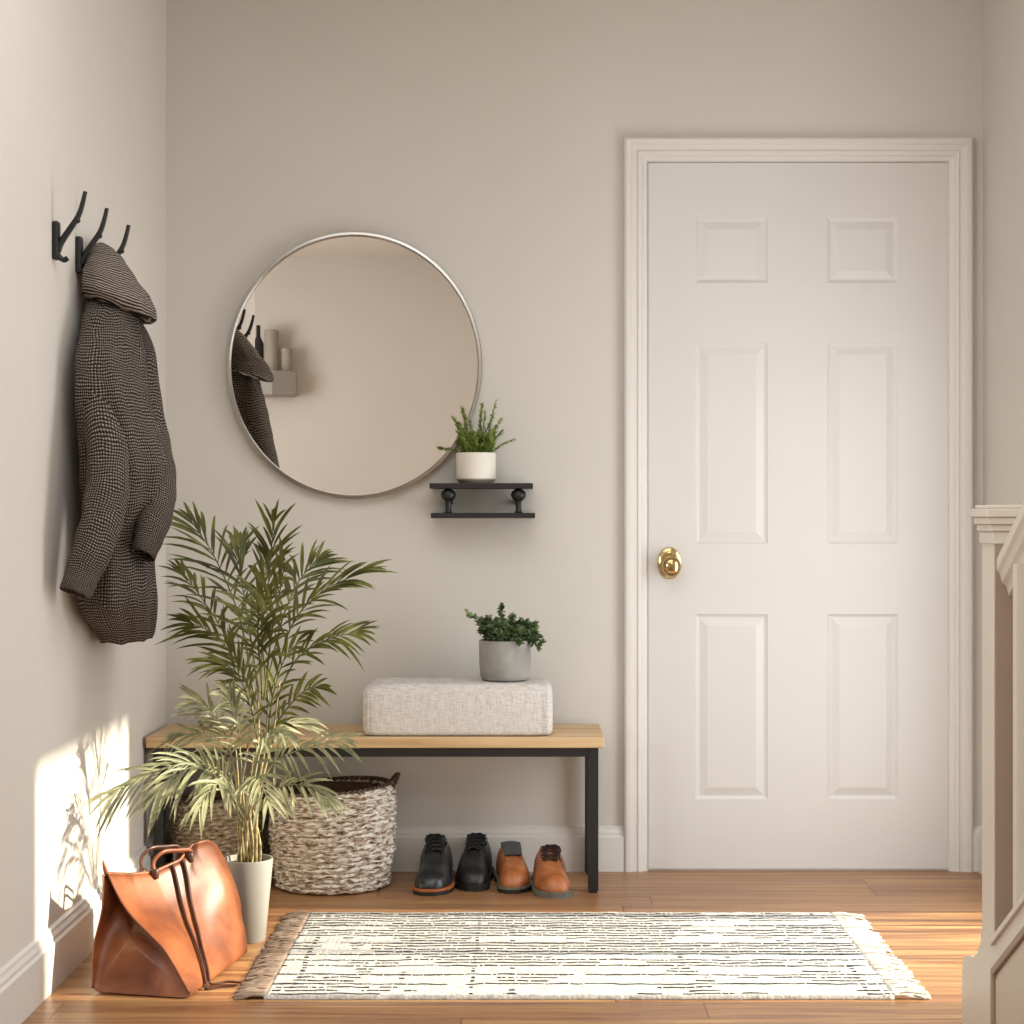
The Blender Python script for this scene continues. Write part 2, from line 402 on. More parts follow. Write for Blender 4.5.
# ------------------------------------------------------------------ staircase end, rising toward the camera
SX = .887
st = thing('staircase', 'white painted staircase end with square newel post and panelled side, at the right edge', 'staircase', (SX + .04, -1.765, 0))
yF, yN = -1.722, -1.813          # far and near faces of the newel
bm = BM(); box(bm, SX, SX + .085, yN, yF, 0, 1.012)
nw = link('newel_post', bm, M['stair'], st, bev=.002)
bm = BM(); box(bm, SX + .001, SX + .084, yN - .004, yN + .002, .215, .9745); link('post_shade_panel', bm, M['newel_front'], nw, bev=.001)  # full-width taupe face, shade painted onto the white newel
bm = BM()
for o_, za, zb in ((.004, .975, .999), (.008, .999, 1.012), (.013, 1.012, 1.026), (.017, 1.026, 1.042), (.011, 1.042, 1.049)):
    box(bm, SX - o_, SX + .085 + o_, yN - o_, yF + o_, za, zb)
link('newel_cap', bm, M['stair'], nw, bev=.002)
sl = math.tan(math.radians(30.5)); yE = -3.75
zt = lambda y: .215 + (yN - y) * sl       # top of the closed string
# string board with an ogee foot flaring toward the door
foot = [(yF + .155, 0), (yF + .155, .10), (yF + .150, .125), (yF + .132, .142), (yF + .10, .15), (yF + .06, .157), (yF + .03, .172), (yF + .01, .195), (yF, .225)]
bm = BM(); prism(bm, foot + [(yN, zt(yN)), (yE, zt(yE)), (yE, 0)], 'x', SX - .001, SX + .03)
sb = link('string_board', bm, M['stair'], st)
# mouldings and recessed-look panel under the string
pm = [(yN - .012, .0), (yN - .012, zt(yN) - .06), (yE + .02, zt(yE) - .06), (yE + .02, .0)]
bm = BM(); prism(bm, [(yN - .006, 0), (yN - .006, zt(yN - .006) - .045), (yE, zt(yE) - .045), (yE, zt(yE) - .062), (yN - .022, zt(yN - .022) - .062), (yN - .022, 0)], 'x', SX - .009, SX)
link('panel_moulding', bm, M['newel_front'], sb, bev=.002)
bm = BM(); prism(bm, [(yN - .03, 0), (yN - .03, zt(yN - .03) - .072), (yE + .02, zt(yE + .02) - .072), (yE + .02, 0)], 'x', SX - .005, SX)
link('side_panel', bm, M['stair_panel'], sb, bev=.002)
bm = BM(); prism(bm, [(yN, zt(yN)), (yE, zt(yE)), (yE, zt(yE) + .014), (yN, zt(yN) + .014)], 'x', SX - .008, SX + .05)
link('string_cap', bm, M['stair'], sb, bev=.002)
rise, run = .18, .18 / sl
for k in range(6):
    y1 = yN - .02 - k * run; bm = BM(); box(bm, SX + .031, XR - .003, y1 - run - .002, y1, 0 if k == 0 else k * rise - .02, (k + 1) * rise - .03)
    rs_ = link('riser', bm, M['stair'], st)
    bm = BM(); box(bm, SX + .031, XR - .003, y1 - run, y1 + .02, (k + 1) * rise - .03, (k + 1) * rise); link('tread', bm, M['oak'], st, bev=.004)
hz = lambda y: .945 + (yN - y) * .58
for k in range(8):
    y1 = -1.90 - k * .125; bm = BM(); box(bm, SX + .012, SX + .040, y1 - .028, y1, zt(y1) + .005, hz(y1) - .055); link('baluster', bm, M['stair'], st)
prof = [(.002, 0), (.002, -.022), (.008, -.030), (.012, -.045), (.020, -.052), (.024, -.070), (.052, -.070), (.058, -.052), (.068, -.045), (.072, -.030), (.078, -.022), (.078, 0), (.066, .012), (.014, .012)]
bm = BM(); loft(bm, [[Vector((SX + .002 + a, y, hz(y) + b)) for a, b in prof] for y in (yN, -3.3)]); link('handrail', bm, M['stair'], st, bev=.001)

# ------------------------------------------------------------------ mirror
mc = Vector(((355 - CX) / 345, 0, EYE - (366.3 - CY) / 345)); ma, mb = .363, .380
mt = thing('round_mirror', 'large round wall mirror with a thin brushed metal rim', 'mirror', (mc.x, 0, mc.z))
def ell(a, b, y, n=128): return [Vector((mc.x + a * math.cos(2 * PI * k / n), y, mc.z + b * math.sin(2 * PI * k / n))) for k in range(n)]
bm = BM(); loft(bm, [ell(ma, mb, -.002), ell(ma + .005, mb + .005, -.004), ell(ma + .006, mb + .006, -.026), ell(ma + .004, mb + .004, -.031), ell(ma - .003, mb - .003, -.032), ell(ma - .006, mb - .006, -.029), ell(ma - .007, mb - .007, -.018)], False, False)
link('mirror_rim', bm, M['nickel'], mt, smooth=True, auto=.9)
bm = BM(); loft(bm, [ell(ma - .002, mb - .002, -.004), ell(ma - .002, mb - .002, -.020), ell(ma - .003, mb - .003, -.020)], True, True)
link('mirror_glass', bm, M['mirror'], mt)

# the things of the room behind that the mirror shows
sh = Vector((-1.60, YR, 1.80))
bm = BM(); prism(bm, [(sh.x - .17, YR), (sh.x + .10, YR), (sh.x + .12, YR + .08), (sh.x + .12, YR + .14), (sh.x - .02, YR + .24), (sh.x - .17, YR + .24)], 'z', sh.z, sh.z + .16)
tag(link('wall_ledge', bm, M['glaze'], bev=.01), 'grey wall ledge with a sloping end, seen in the round mirror', 'shelf')
for i, (dx, h, r, m, lb) in enumerate(((-.13, .30, .035, 'lining', 'dark tall bottle on the grey ledge in the mirror'), (-.045, .27, .045, 'ceramic_band', 'tall taupe canister on the grey ledge in the mirror'), (.055, .15, .035, 'ceramic_band', 'short taupe canister on the grey ledge in the mirror'))):
    bm = BM(); c = (sh.x + dx, YR + .10, sh.z + .16)
    prof = [(r * .9, 0), (r, .006), (r, h * .6), (r * .4, h * .75), (r * .36, h), (.004, h)] if i == 0 else [(r * .93, 0), (r, .008), (r, h * .84), (r * 1.05, h * .85), (r * 1.05, h * .97), (r * .9, h), (.004, h)]
    lathe(bm, prof, c, 24); tag(link('bottle' if i == 0 else 'canister', bm, M[m], smooth=True, auto=.6), lb, 'bottle' if i == 0 else 'canister')

# ------------------------------------------------------------------ pipe-style wall shelf
def wall_shelf():
    x0, x1 = (430 - CX) / 352, (533 - CX) / 352
    t = thing('wall_shelf', 'small black wall rack of two boards joined by knobbed brackets, below the mirror', 'shelf', ((x0 + x1) / 2, 0, 1.02))
    bm = BM(); box(bm, x0, x1, -.135, -.004, 1.105, 1.120); link('shelf_board', bm, M['black'], t, bev=.0015)
    bm = BM(); box(bm, x0 + .004, x1 + .006, -.135, -.004, 1.021, 1.036); link('shelf_board', bm, M['black'], t, bev=.0015)
    for px in (448, 518.5):
        c = Vector(((px - CX) / 354, -.115, 1.036))
        bm = BM(); lathe(bm, [(.012, 0), (.0085, .006), (.0085, .026), (.010, .034), (.016, .038), (.021, .046), (.022, .052), (.019, .060), (.011, .066), (.008, .0695)], c, 24)
        b = link('bracket', bm, M['iron'], t, smooth=True)
        bm = BM(); box(bm, c.x - .008, c.x + .008, c.y, -.001, 1.06, 1.074); link('bracket_arm', bm, M['iron'], b)
    return t
wall_shelf()

# ------------------------------------------------------------------ little leafy plants
def leaf(bm, p, d, up, L, W, mi=0, droop=0.0, n=3, fold=.25):
    """a folded pointed leaf blade from p along d"""
    d = d.normalized(); s = d.cross(up).normalized(); nrm = s.cross(d).normalized(); rows = []
    for i in range(n + 1):
        t = i / n; w = W * (math.sin(PI * min(1, .12 + .88 * t)) ** .8 if i < n else 0) * (1 if t else .5)
        c = p + d * (L * t) + Vector((0, 0, -droop * L * t * t))
        if i == n: rows.append([bm.verts.new(c)])
        else: rows.append([bm.verts.new(c + s * w + nrm * (w * fold)), bm.verts.new(c), bm.verts.new(c - s * w + nrm * (w * fold))])
    for a, b in zip(rows, rows[1:]):
        if len(b) == 3:
            f1 = bm.faces.new((a[0], a[1], b[1], b[0])); f2 = bm.faces.new((a[1], a[2], b[2], b[1]))
        else:
            f1 = bm.faces.new((a[0], a[1], b[0])); f2 = bm.faces.new((a[1], a[2], b[0]))
        f1.material_index = f2.material_index = mi; f1.smooth = f2.smooth = True
def rv(a=1): return Vector((random.uniform(-a, a), random.uniform(-a, a), random.uniform(-a, a)))
def link_raw(name, bm, mats, parent):
    bmesh.ops.translate(bm, verts=bm.verts, vec=-wloc(parent))
    me = bpy.data.meshes.new(name); bm.to_mesh(me); bm.free()
    for m in (mats if isinstance(mats, list) else [mats]): me.materials.append(m)
    o = bpy.data.objects.new(name, me); COL.objects.link(o); o.parent = parent; return o

# herb on the wall shelf
def herb():
    c = Vector(((475.5 - CX) / 353.5, -.072, 1.1203)); r = .057
    t = thing('potted_herb', 'bushy green herb in a small cream pot, on the black wall rack', 'plant', c)
    bm = BM(); lathe(bm, [(r * .80, 0), (r * .84, .002), (r * .985, .010), (r * .985, .013)], c, 48, cap1=False)
    lathe(bm, [(r, .0132), (r, .084), (r * .98, .087), (r * .93, .087), (r * .92, .074), (.002, .074)], c, 48, mi=1)
    link('pot', bm, [M['ceramic_band'], M['ceramic']], t, smooth=True, auto=.6)
    bm = BM(); lathe(bm, [(r * .915, .066), (r * .915, .0765), (.003, .079)], c, 32); link('soil', bm, M['soil'], t)
    bm = BM(); random.seed(3)
    S = []
    for k in range(60):
        a = random.uniform(0, 2 * PI); q = random.uniform(.1, .9) * r * .85
        S.append((math.cos(a) * q, math.sin(a) * q * .8, math.cos(a) * q * .6 + random.uniform(-.012, .012), random.uniform(.03, .075)))
    S += [(-.02, 0, -.022, .145), (-.022, 0, -.012, .125), (.006, .01, .010, .155), (.028, -.01, .030, .16), (.03, .01, .018, .12), (.03, .01, .045, .11), (.0, 0, .016, .15), (-.035, 0, -.034, .115), (-.03, 0, -.028, .09), (-.04, 0, -.07, .028), (.035, -.01, .075, .05), (-.03, .0, -.02, .10), (.015, 0, .012, .13), (-.005, 0, -.012, .105), (.02, 0, .02, .10), (.035, 0, .025, .09), (.01, 0, .002, .11)]
    for x0, y0, dx, h in S:
        b = c + Vector((x0, y0, .076)); tip = c + Vector((x0 + dx, y0 * 1.3, .076 + h)); mid = (b + tip) / 2 + Vector((dx * -.18, 0, h * .08)) + rv(.006)
        pts = spline([b, mid, tip], 8); tube(bm, pts, [.0011] * len(pts), 4)
        for i in range(4, len(pts)):
            for u in (0, .5):
                p = pts[i - 1].lerp(pts[i], u)
                for s in range(3):
                    d = ((pts[i] - pts[i - 1]).normalized() * .8 + rv(.9)); leaf(bm, p, d, rv() + Vector((0, 0, .1)), random.uniform(.007, .013), .0016, n=2)
    link_raw('foliage', bm, M['rosemary'], t)
herb()

# ------------------------------------------------------------------ bench
BZ = .427; BX0, BX1, BY0, BY1 = -1.030, .2150, -.330, -.022
def bench():
    t = thing('bench', 'slim oak-topped hall bench with a black steel frame, against the back wall', 'bench', ((BX0 + BX1) / 2, (BY0 + BY1) / 2, 0))
    bm = BM(); box(bm, BX0, BX1, BY0, BY1, BZ - .03, BZ); link('seat', bm, M['oak'], t, bev=.003)
    x0, x1, y0, y1 = -1.012, .200, BY0 + .012, BY1 - .012
    bm = BM()
    for a in ((x0 + .0285, x1 - .0285, y0, y0 + .025), (x0 + .0285, x1 - .0285, y1 - .025, y1), (x0, x0 + .028, y0 + .0285, y1 - .0285), (x1 - .028, x1, y0 + .0285, y1 - .0285)): box(bm, a[0], a[1], a[2], a[3], BZ - .055, BZ - .0302)
    link('seat_frame', bm, M['black'], t)
    for xa in (x0, x1 - .028):
        for ya, yb in ((y0, y0 + .028), (y1 - .028, y1)):
            bm = BM(); box(bm, xa, xa + .028, ya, yb, .006, BZ - .0302); l = link('leg', bm, M['black'], t, bev=.0015)
            bm = BM(); box(bm, xa + .004, xa + .024, ya + .004, yb - .004, 0, .0058); link('foot_pad', bm, M['sole_black'], l)
bench()
# upholstered block cushion
def cushion():
    x0, x1, y0, y1, h = (362 - CX) / 367, (553 - CX) / 367, -.322, -.075, .141
    t = thing('bench_cushion', 'thick oatmeal linen block cushion lying on the bench', 'cushion', ((x0 + x1) / 2, (y0 + y1) / 2, BZ))
    bm = BM(); N = 24; cx, cy = (x0 + x1) / 2, (y0 + y1) / 2; a, b = (x1 - x0) / 2, (y1 - y0) / 2
    def ring(sx, sy, z, e):
        out = []
        for k in range(N * 4):
            th = 2 * PI * k / (N * 4); c_, s_ = math.cos(th), math.sin(th)
            out.append(Vector((cx + sx * math.copysign(abs(c_) ** (2 / e), c_), cy + sy * math.copysign(abs(s_) ** (2 / e), s_), z)))
        return out
    rs = [ring(a - .012, b - .012, BZ + .0008, 12), ring(a - .003, b - .003, BZ + .005, 12), ring(a, b, BZ + .016, 12), ring(a, b, BZ + h * .5, 12), ring(a - .001, b - .001, BZ + h - .022, 12), ring(a - .006, b - .006, BZ + h - .010, 11), ring(a - .016, b - .016, BZ + h - .002, 10)]
    for q in (.85, .6, .3, .05): rs.append(ring(a * q, b * q, BZ + h + .002 * (1 - q), 8))
    loft(bm, rs); link('cover', bm, M['linen'], t, smooth=True)
    for px, sg in ((x0 + .017, 1), (x1 - .017, 1)):
        bm = BM(); tube(bm, [(px, y0 - .0008, BZ + .006), (px, y0 - .0012, BZ + h * .5), (px, y0 - .0005, BZ + h - .018)], .0016, 6)
        link('piping', bm, M['linen'], t, smooth=True)
cushion()
# concrete pot plant
def pot_plant():
    c = Vector(((505 - CX) / 358, -.20, BZ + .1438)); r = .0725
    t = thing('potted_plant', 'small-leaved trailing plant in a grey concrete pot, on the linen cushion', 'plant', c)
    bm = BM(); lathe(bm, [(r * .82, 0), (r * .90, .003), (r * .95, .012), (r * .985, .05), (r, .108), (r * .985, .111), (r * .91, .111), (r * .89, .097), (.002, .097)], c, 56)
    link('pot', bm, M['concrete'], t, smooth=True, auto=.7)
    bm = BM(); lathe(bm, [(r * .885, .088), (r * .885, .100), (.003, .103)], c, 32); link('soil', bm, M['soil'], t)
    bm = BM(); random.seed(11); S = []
    for k in range(46):
        a = random.uniform(0, 2 * PI); q = random.uniform(.05, .85) * r
        S.append((Vector((math.cos(a) * q, math.sin(a) * q, 0)), Vector((math.cos(a) * q * 1.25 + random.uniform(-.012, .012), math.sin(a) * q * .8, random.uniform(.022, .058))), 0))
    S += [(Vector((-.05, 0, 0)), Vector((-.103, -.01, .082)), 1), (Vector((-.01, 0, 0)), Vector((-.012, 0, .098)), 0), (Vector((-.02, 0, 0)), Vector((-.045, 0, .066)), 0), (Vector((.01, 0, 0)), Vector((.02, 0, .07)), 0),
          (Vector((.05, -.02, 0)), Vector((.104, -.04, .0)), 0), (Vector((.05, -.01, 0)), Vector((.098, -.03, .015)), 0), (Vector((.045, -.02, 0)), Vector((.095, -.05, -.014)), 0), (Vector((.03, -.03, 0)), Vector((.04, -.075, .002)), 0)]
    for b0, tp, tipm in S:
        b = c + b0 + Vector((0, 0, .102)); tip = c + tp + Vector((0, 0, .106)); mid = (b + tip) / 2 + Vector((0, 0, .018)) + rv(.004)
        pts = spline([b, mid, tip], 5); tube(bm, pts, .0011, 4)
        for i in range(2, len(pts)):
            for s in range(3):
                d = (pts[i] - pts[i - 1]).normalized() * .5 + rv(.9)
                leaf(bm, pts[i], d, Vector((0, -.4, 1)) + rv(.5), random.uniform(.013, .019), random.uniform(.005, .0075), mi=1 if tipm and i > len(pts) - 4 else 0, n=3, fold=.2)
    link_raw('foliage', bm, [M['jade'], M['jade_tip']], t)
pot_plant()

# ------------------------------------------------------------------ baskets
def basket(c, rb, rt, h, mat, name, label, handle, seed):
    random.seed(seed)
    t = thing(name, label, 'basket', c, 'woven baskets under the bench')
    bm = BM(); N = 144; ROWS = 19; PER = 6; rings = []; c = Vector(c)
    for i in range(ROWS * PER + 1):
        v = i / (ROWS * PER); row = min(ROWS - 1, i // PER); fr = (i % PER) / PER
        r0 = rb + (rt - rb) * (v ** .8) + .008 * math.sin(PI * v); ring = []
        for k in range(N):
            th = 2 * PI * k / N
            wv = .0045 * math.sin(th * 22 + row * PI + 1.4 * noise.noise(Vector((th * 4, row * 2.3, seed))))
            bulge = .006 * math.sin(PI * fr); irr = .006 * noise.noise(Vector((math.cos(th) * 9, math.sin(th) * 9, row * 3.1 + seed)))
            rr = r0 + bulge + wv * math.sin(PI * fr) + irr
            z = v * h + .004 * noise.noise(Vector((math.cos(th) * 6, math.sin(th) * 6, row + 5)))
            ring.append(Vector((c.x + rr * math.cos(th), c.y + rr * math.sin(th), max(.002, c.z + z + .004 + .010 * v * math.cos(th)))))
        rings.append(ring)
    nr = len(rings)
    for q, dz in ((-.012, .004), (-.024, -.004)):     # rolled rim, then down the inside
        rings.append([Vector((c.x + (rt + q) * math.cos(2 * PI * k / N), c.y + (rt + q) * math.sin(2 * PI * k / N), c.z + h + dz + .010 * math.cos(2 * PI * k / N))) for k in range(N)])
    loft(bm, rings, True, False, uv=lambda a, b: (b / N * 2.2, min(1, a / nr)))
    body = link('basket_body', bm, mat, t, smooth=True)
    bm = BM(); loft(bm, [[Vector((c.x + r * math.cos(2 * PI * k / 48), c.y + r * math.sin(2 * PI * k / 48), c.z + z)) for k in range(48)] for r, z in ((rt - .026, h), (rt - .028, h * .9), (rb * .9, .03), (.01, .025))], False, True)
    link('basket_lining', bm, M['wicker_dark'], t, smooth=True)
    bm = BM()
    for k in range(3):
        pts = [Vector((c.x + (rt - .010) * math.cos(a), c.y + (rt - .010) * math.sin(a), c.z + h + .010 * math.cos(a) + .003)) + Vector((math.cos(a) * .006 * math.cos(a * 20 + k * 2.1), math.sin(a) * .006 * math.cos(a * 20 + k * 2.1), .006 * math.sin(a * 20 + k * 2.1))) for a in [2 * PI * i / 160 for i in range(161)]]
        tube(bm, pts, .0032, 6)
    link('rim', bm, M['wicker_dark'], t, smooth=True)
    for a0 in handle:
        d = Vector((math.cos(a0), math.sin(a0), 0)); s = Vector((-d.y, d.x, 0)); o = c + d * (rt - .006) + Vector((0, 0, h + .010 * d.x)); bm = BM()
        for k in range(2):
            pts = []
            for i in range(25):
                u = i / 24; an = PI * u
                p = o + s * (.048 * math.cos(an)) + Vector((0, 0, .036 * math.sin(an) - .008)) + d * (.022 * math.sin(an))
                pts.append(p + Vector((.004 * math.cos(u * 30 + k * PI), .004 * math.sin(u * 30 + k * PI), 0)))
            tube(bm, pts, .0034, 6)
        link('handle', bm, M['wicker_dark'], t, smooth=True)
basket(((334 - CX) / 357, -.205, 0), .150, .166, .268, M['basket'], 'wicker_basket', 'large whitewashed woven basket with a loop handle under the bench, beside the black shoes', (.15, PI + .15), 1)
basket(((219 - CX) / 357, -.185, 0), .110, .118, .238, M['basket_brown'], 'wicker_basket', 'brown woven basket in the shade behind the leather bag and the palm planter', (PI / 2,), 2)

# ------------------------------------------------------------------ shoes
def shoe(loc, rz, label, upper, lining, sole, welt, lace, laced, hi, W=.048, L=.285, flip=1, grp=None, tongue_up=0.0):
    t = thing('shoe', label, 'shoe', loc, grp, rz)
    # length axis: y from +L (heel) to 0 (toe tip), toe toward the camera
    def outline(s):      # s: 0 heel .. 1 toe -> (half width, centre shift)
        w = lin([(0, .55), (.04, .70), (.15, .92), (.4, .92), (.6, .96), (.74, 1.0), (.86, .95), (.94, .75), (.98, .50), (1.0, .22)], s)[0] * W
        return w, flip * .010 * math.sin(PI * max(0, (s - .35) / .65)) if s > .35 else 0
    def top(s): return lin([(0, hi * .92), (.06, hi), (.30, hi * 1.0), (.42, hi * .95), (.54, hi * .82), (.66, .074), (.78, .066), (.88, .058), (.94, .049), (.98, .037), (1, .024)], s)[0]
    ys = lambda s: L * (1 - s)
    N = 28; rings = []; SS = [0, .02, .05, .09, .14, .2, .26, .32, .37, .42, .48, .55, .62, .69, .76, .82, .87, .91, .945, .97, .988, 1.0]
    zb = .016
    for s in SS:
        w, cx = outline(s); h = top(s); r = []
        pw = .75 if s < .45 else .95 if s > .6 else .75 + .2 * (s - .45) / .15
        for k in range(N):
            a = -.0 + PI * k / (N - 1)
            xx = math.cos(a); zz = math.sin(a)
            narrow = 1 - .10 * (zz ** 2) * max(0, min(1, (h - .06) / .05))
            x = cx + w * math.copysign(abs(xx) ** .66, xx) * narrow; z = zb + (h - zb) * zz ** pw
            if .04 < s < .42 and zz > .86: z = min(z, zb + (h - zb) * .86 - (zz - .86) * 9 * .055 * min(1, (s - .04) / .05) * min(1, (.42 - s) / .03))
            r.append(Vector((x, ys(s) + (.012 * (z / hi) * (1 if s > .5 else -1) * (1 - abs(2 * s - 1)) if False else 0), z)))
        rings.append(r)
    bm = BM(); R = loft(bm, rings, True, True, closed=False)
    for i in range(len(R) - 1): bm.faces.new((R[i][0], R[i + 1][0], R[i + 1][-1], R[i][-1]))
    bm.faces.ensure_lookup_table()
    for f in bm.faces:
        c = f.calc_center_median(); s = 1 - c.y / L
        if .045 < s < .425 and abs(c.x) < W * .40 and c.z > .05 and all(abs(v.co.x) < W * .5 for v in f.verts): f.material_index = 1
    link('upper', bm, [upper, lining], t, smooth=True, local=True, sub=1)
    def solebm(z0, z1, o):
        bm = BM(); A = []
        S2 = [(1 - math.cos(PI * i / 48)) / 2 for i in range(49)]
        ptsR = [(outline(s)[1] + outline(s)[0] + o, ys(s) - (o if s > .99 else 0) + (o if s < .01 else 0)) for s in S2]; ptsL = [(outline(s)[1] - outline(s)[0] - o, ys(s) - (o if s > .99 else 0) + (o if s < .01 else 0)) for s in S2]
        prism(bm, ptsR + ptsL[::-1], 'z', z0, z1); return bm
    so = link('sole', solebm(0.0, .011, .004), sole, t, local=True, bev=.003)
    link('welt', solebm(.011, .018, .0055), welt, t, local=True, bev=.002)
    # collar roll round the opening
    bm = BM(); col = []
    for k in range(41):
        a = 2 * PI * k / 40; s = .23 + .19 * math.cos(a); w, cx = outline(max(.02, s)); h = top(s)
        col.append(Vector((cx + .56 * w * math.sin(a), ys(s), zb + (h - zb) * .885 + .004)))
    tube(bm, col, .0042, 6); link('collar', bm, upper, t, smooth=True, local=True)
    # tongue
    bm = BM(); rs = []
    for i in range(7):
        u = i / 6; s = .56 - .20 * u; hw = (.017 if laced else .024) + .004 * u
        z = top(s) + .002 + .012 * u * u + tongue_up * u
        rs.append([Vector((outline(s)[1] + x * hw, ys(s) + .012 * u * u, z + .005 * (1 - x * x))) for x in (-1, -.6, 0, .6, 1)])
    loft(bm, rs + [[p - Vector((0, -.003, .003)) for p in r] for r in rs[::-1]], False, False, closed=False)
    link('tongue', bm, upper if laced else lining, t, smooth=True, local=True, sub=1)
    # facing edges + laces
    if laced:
        bm = BM()
        for i in range(5):
            s = .56 - .046 * i; z = top(s) + .004 + .002 * i; w = .021 + .0015 * i; cx = outline(s)[1]
            s2 = s - .035; z2 = top(s2) + .006 + .002 * i
            for sg in (1, -1):
                tube(bm, spline([(cx + sg * w, ys(s), z - .003), (cx, ys(s) + .004, z + .006), (cx - sg * w, ys(s2), z2 - .002)], 5), .0024, 6)
        s = .36; z = top(s) + .016; cx = outline(s)[1]; y0 = ys(s)
        for sg in (1, -1):   # bow: loop and tail
            tube(bm, spline([(cx, y0, z), (cx + sg * .012, y0 - .010, z + .005), (cx + sg * .024, y0 - .022, z - .004), (cx + sg * .020, y0 - .026, z - .016), (cx + sg * .006, y0 - .006, z - .003)], 6), .0024, 6)
            tube(bm, spline([(cx, y0, z), (cx + sg * .012, y0 - .020, z - .006), (cx + sg * .022, y0 - .034, z - .030), (cx + sg * .024, y0 - .044, z - .046)], 6), .0022, 6)
        tube(bm, [(cx - .005, y0, z - .001), (cx + .005, y0 - .001, z + .001)], .005, 8)
        link('laces', bm, lace, t, smooth=True, local=True)
    for sg in (1, -1):
        bm = BM(); pts = []
        for s in (.34, .40, .46, .52, .57, .60): 
            pts.append(Vector((outline(s)[1] + sg * (.019 + (.004 if s < .5 else 0)), ys(s), top(s) * .985 - .001)))
        tube(bm, spline(pts, 4), .003, 6); link('facing', bm, upper, t, smooth=True, local=True)
    return t
def sloc(px, py, d): return Vector(((px - CX) * d / F, d - D0, 0))
G1, G2 = 'black lace-up shoes under the bench', 'tan leather shoes under the bench'
shoe(sloc(427.5, 0, 4.868), math.radians(-3.5), 'black derby shoe with an orange welt, beside the large basket', M['black_leather'], M['lining'], M['sole_black'], M['sole_tan'], M['lace_black'], True, .118, W=.050, flip=1, grp=G1)
shoe(sloc(474, 0, 4.925), math.radians(-1), 'all black derby shoe with a plain black sole, next to the tan slip-on', M['black_leather2'], M['lining'], M['sole_black'], M['sole_black'], M['lace_black'], True, .110, W=.046, flip=-1, grp=G1)
shoe(sloc(512, 0, 4.895), math.radians(2), 'tan leather shoe with a bare grey tongue and no laces showing', M['tan_leather'], M['lining_grey'], M['sole_black'], M['sole_grey'], M['lace_brown'], False, .096, W=.0435, L=.27, flip=1, grp=G2)
shoe(sloc(558.5, 0, 4.83), math.radians(6), 'tan leather shoe with dark brown laces, next to the bench leg', M['tan_leather'], M['lining'], M['sole_grey'], M['sole_grey'], M['lace_brown'], True, .096, W=.048, L=.27, flip=-1, grp=G2)

# ------------------------------------------------------------------ coat hooks
for i, (y, lb) in enumerate(((-1.25, 'black iron coat hook nearest the viewer, with nothing on it'), (-1.045, 'black iron coat hook in the middle of the three, just in front of the coat'), (-.816, 'black iron coat hook farthest from the viewer, carrying the tweed coat'))):
    zc = (1.637, 1.635, 1.633)[i]
    t = thing('coat_hook', lb, 'hook', (XL, y, zc), 'black coat hooks on the left wall')
    bm = BM(); box(bm, XL, XL + .014, y - .013, y + .013, zc - .045, zc + .04); link('back_plate', bm, M['iron'], t, bev=.004)
    bm = BM(); pts = spline([(XL + .010, y, zc - .024), (XL + .019, y, zc - .004), (XL + .039, y, zc + .026), (XL + .056, y, zc + .053), (XL + .065, y, zc + .080), (XL + .071, y, zc + .106)], 6)
    k = len(pts); tube(bm, pts, [.0085 - .0038 * i_ / k for i_ in range(k)], 10); bmesh.ops.create_uvsphere(bm, u_segments=12, v_segments=8, radius=.0065, matrix=Matrix.Translation((XL + .054, y, zc + .042))); link('prong', bm, M['iron'], t, smooth=True)
    bm = BM(); tube(bm, spline([(XL + .010, y, zc - .036), (XL + .024, y, zc - .045), (XL + .032, y, zc - .040)], 5), .006, 8); link('lower_lip', bm, M['iron'], t, smooth=True)

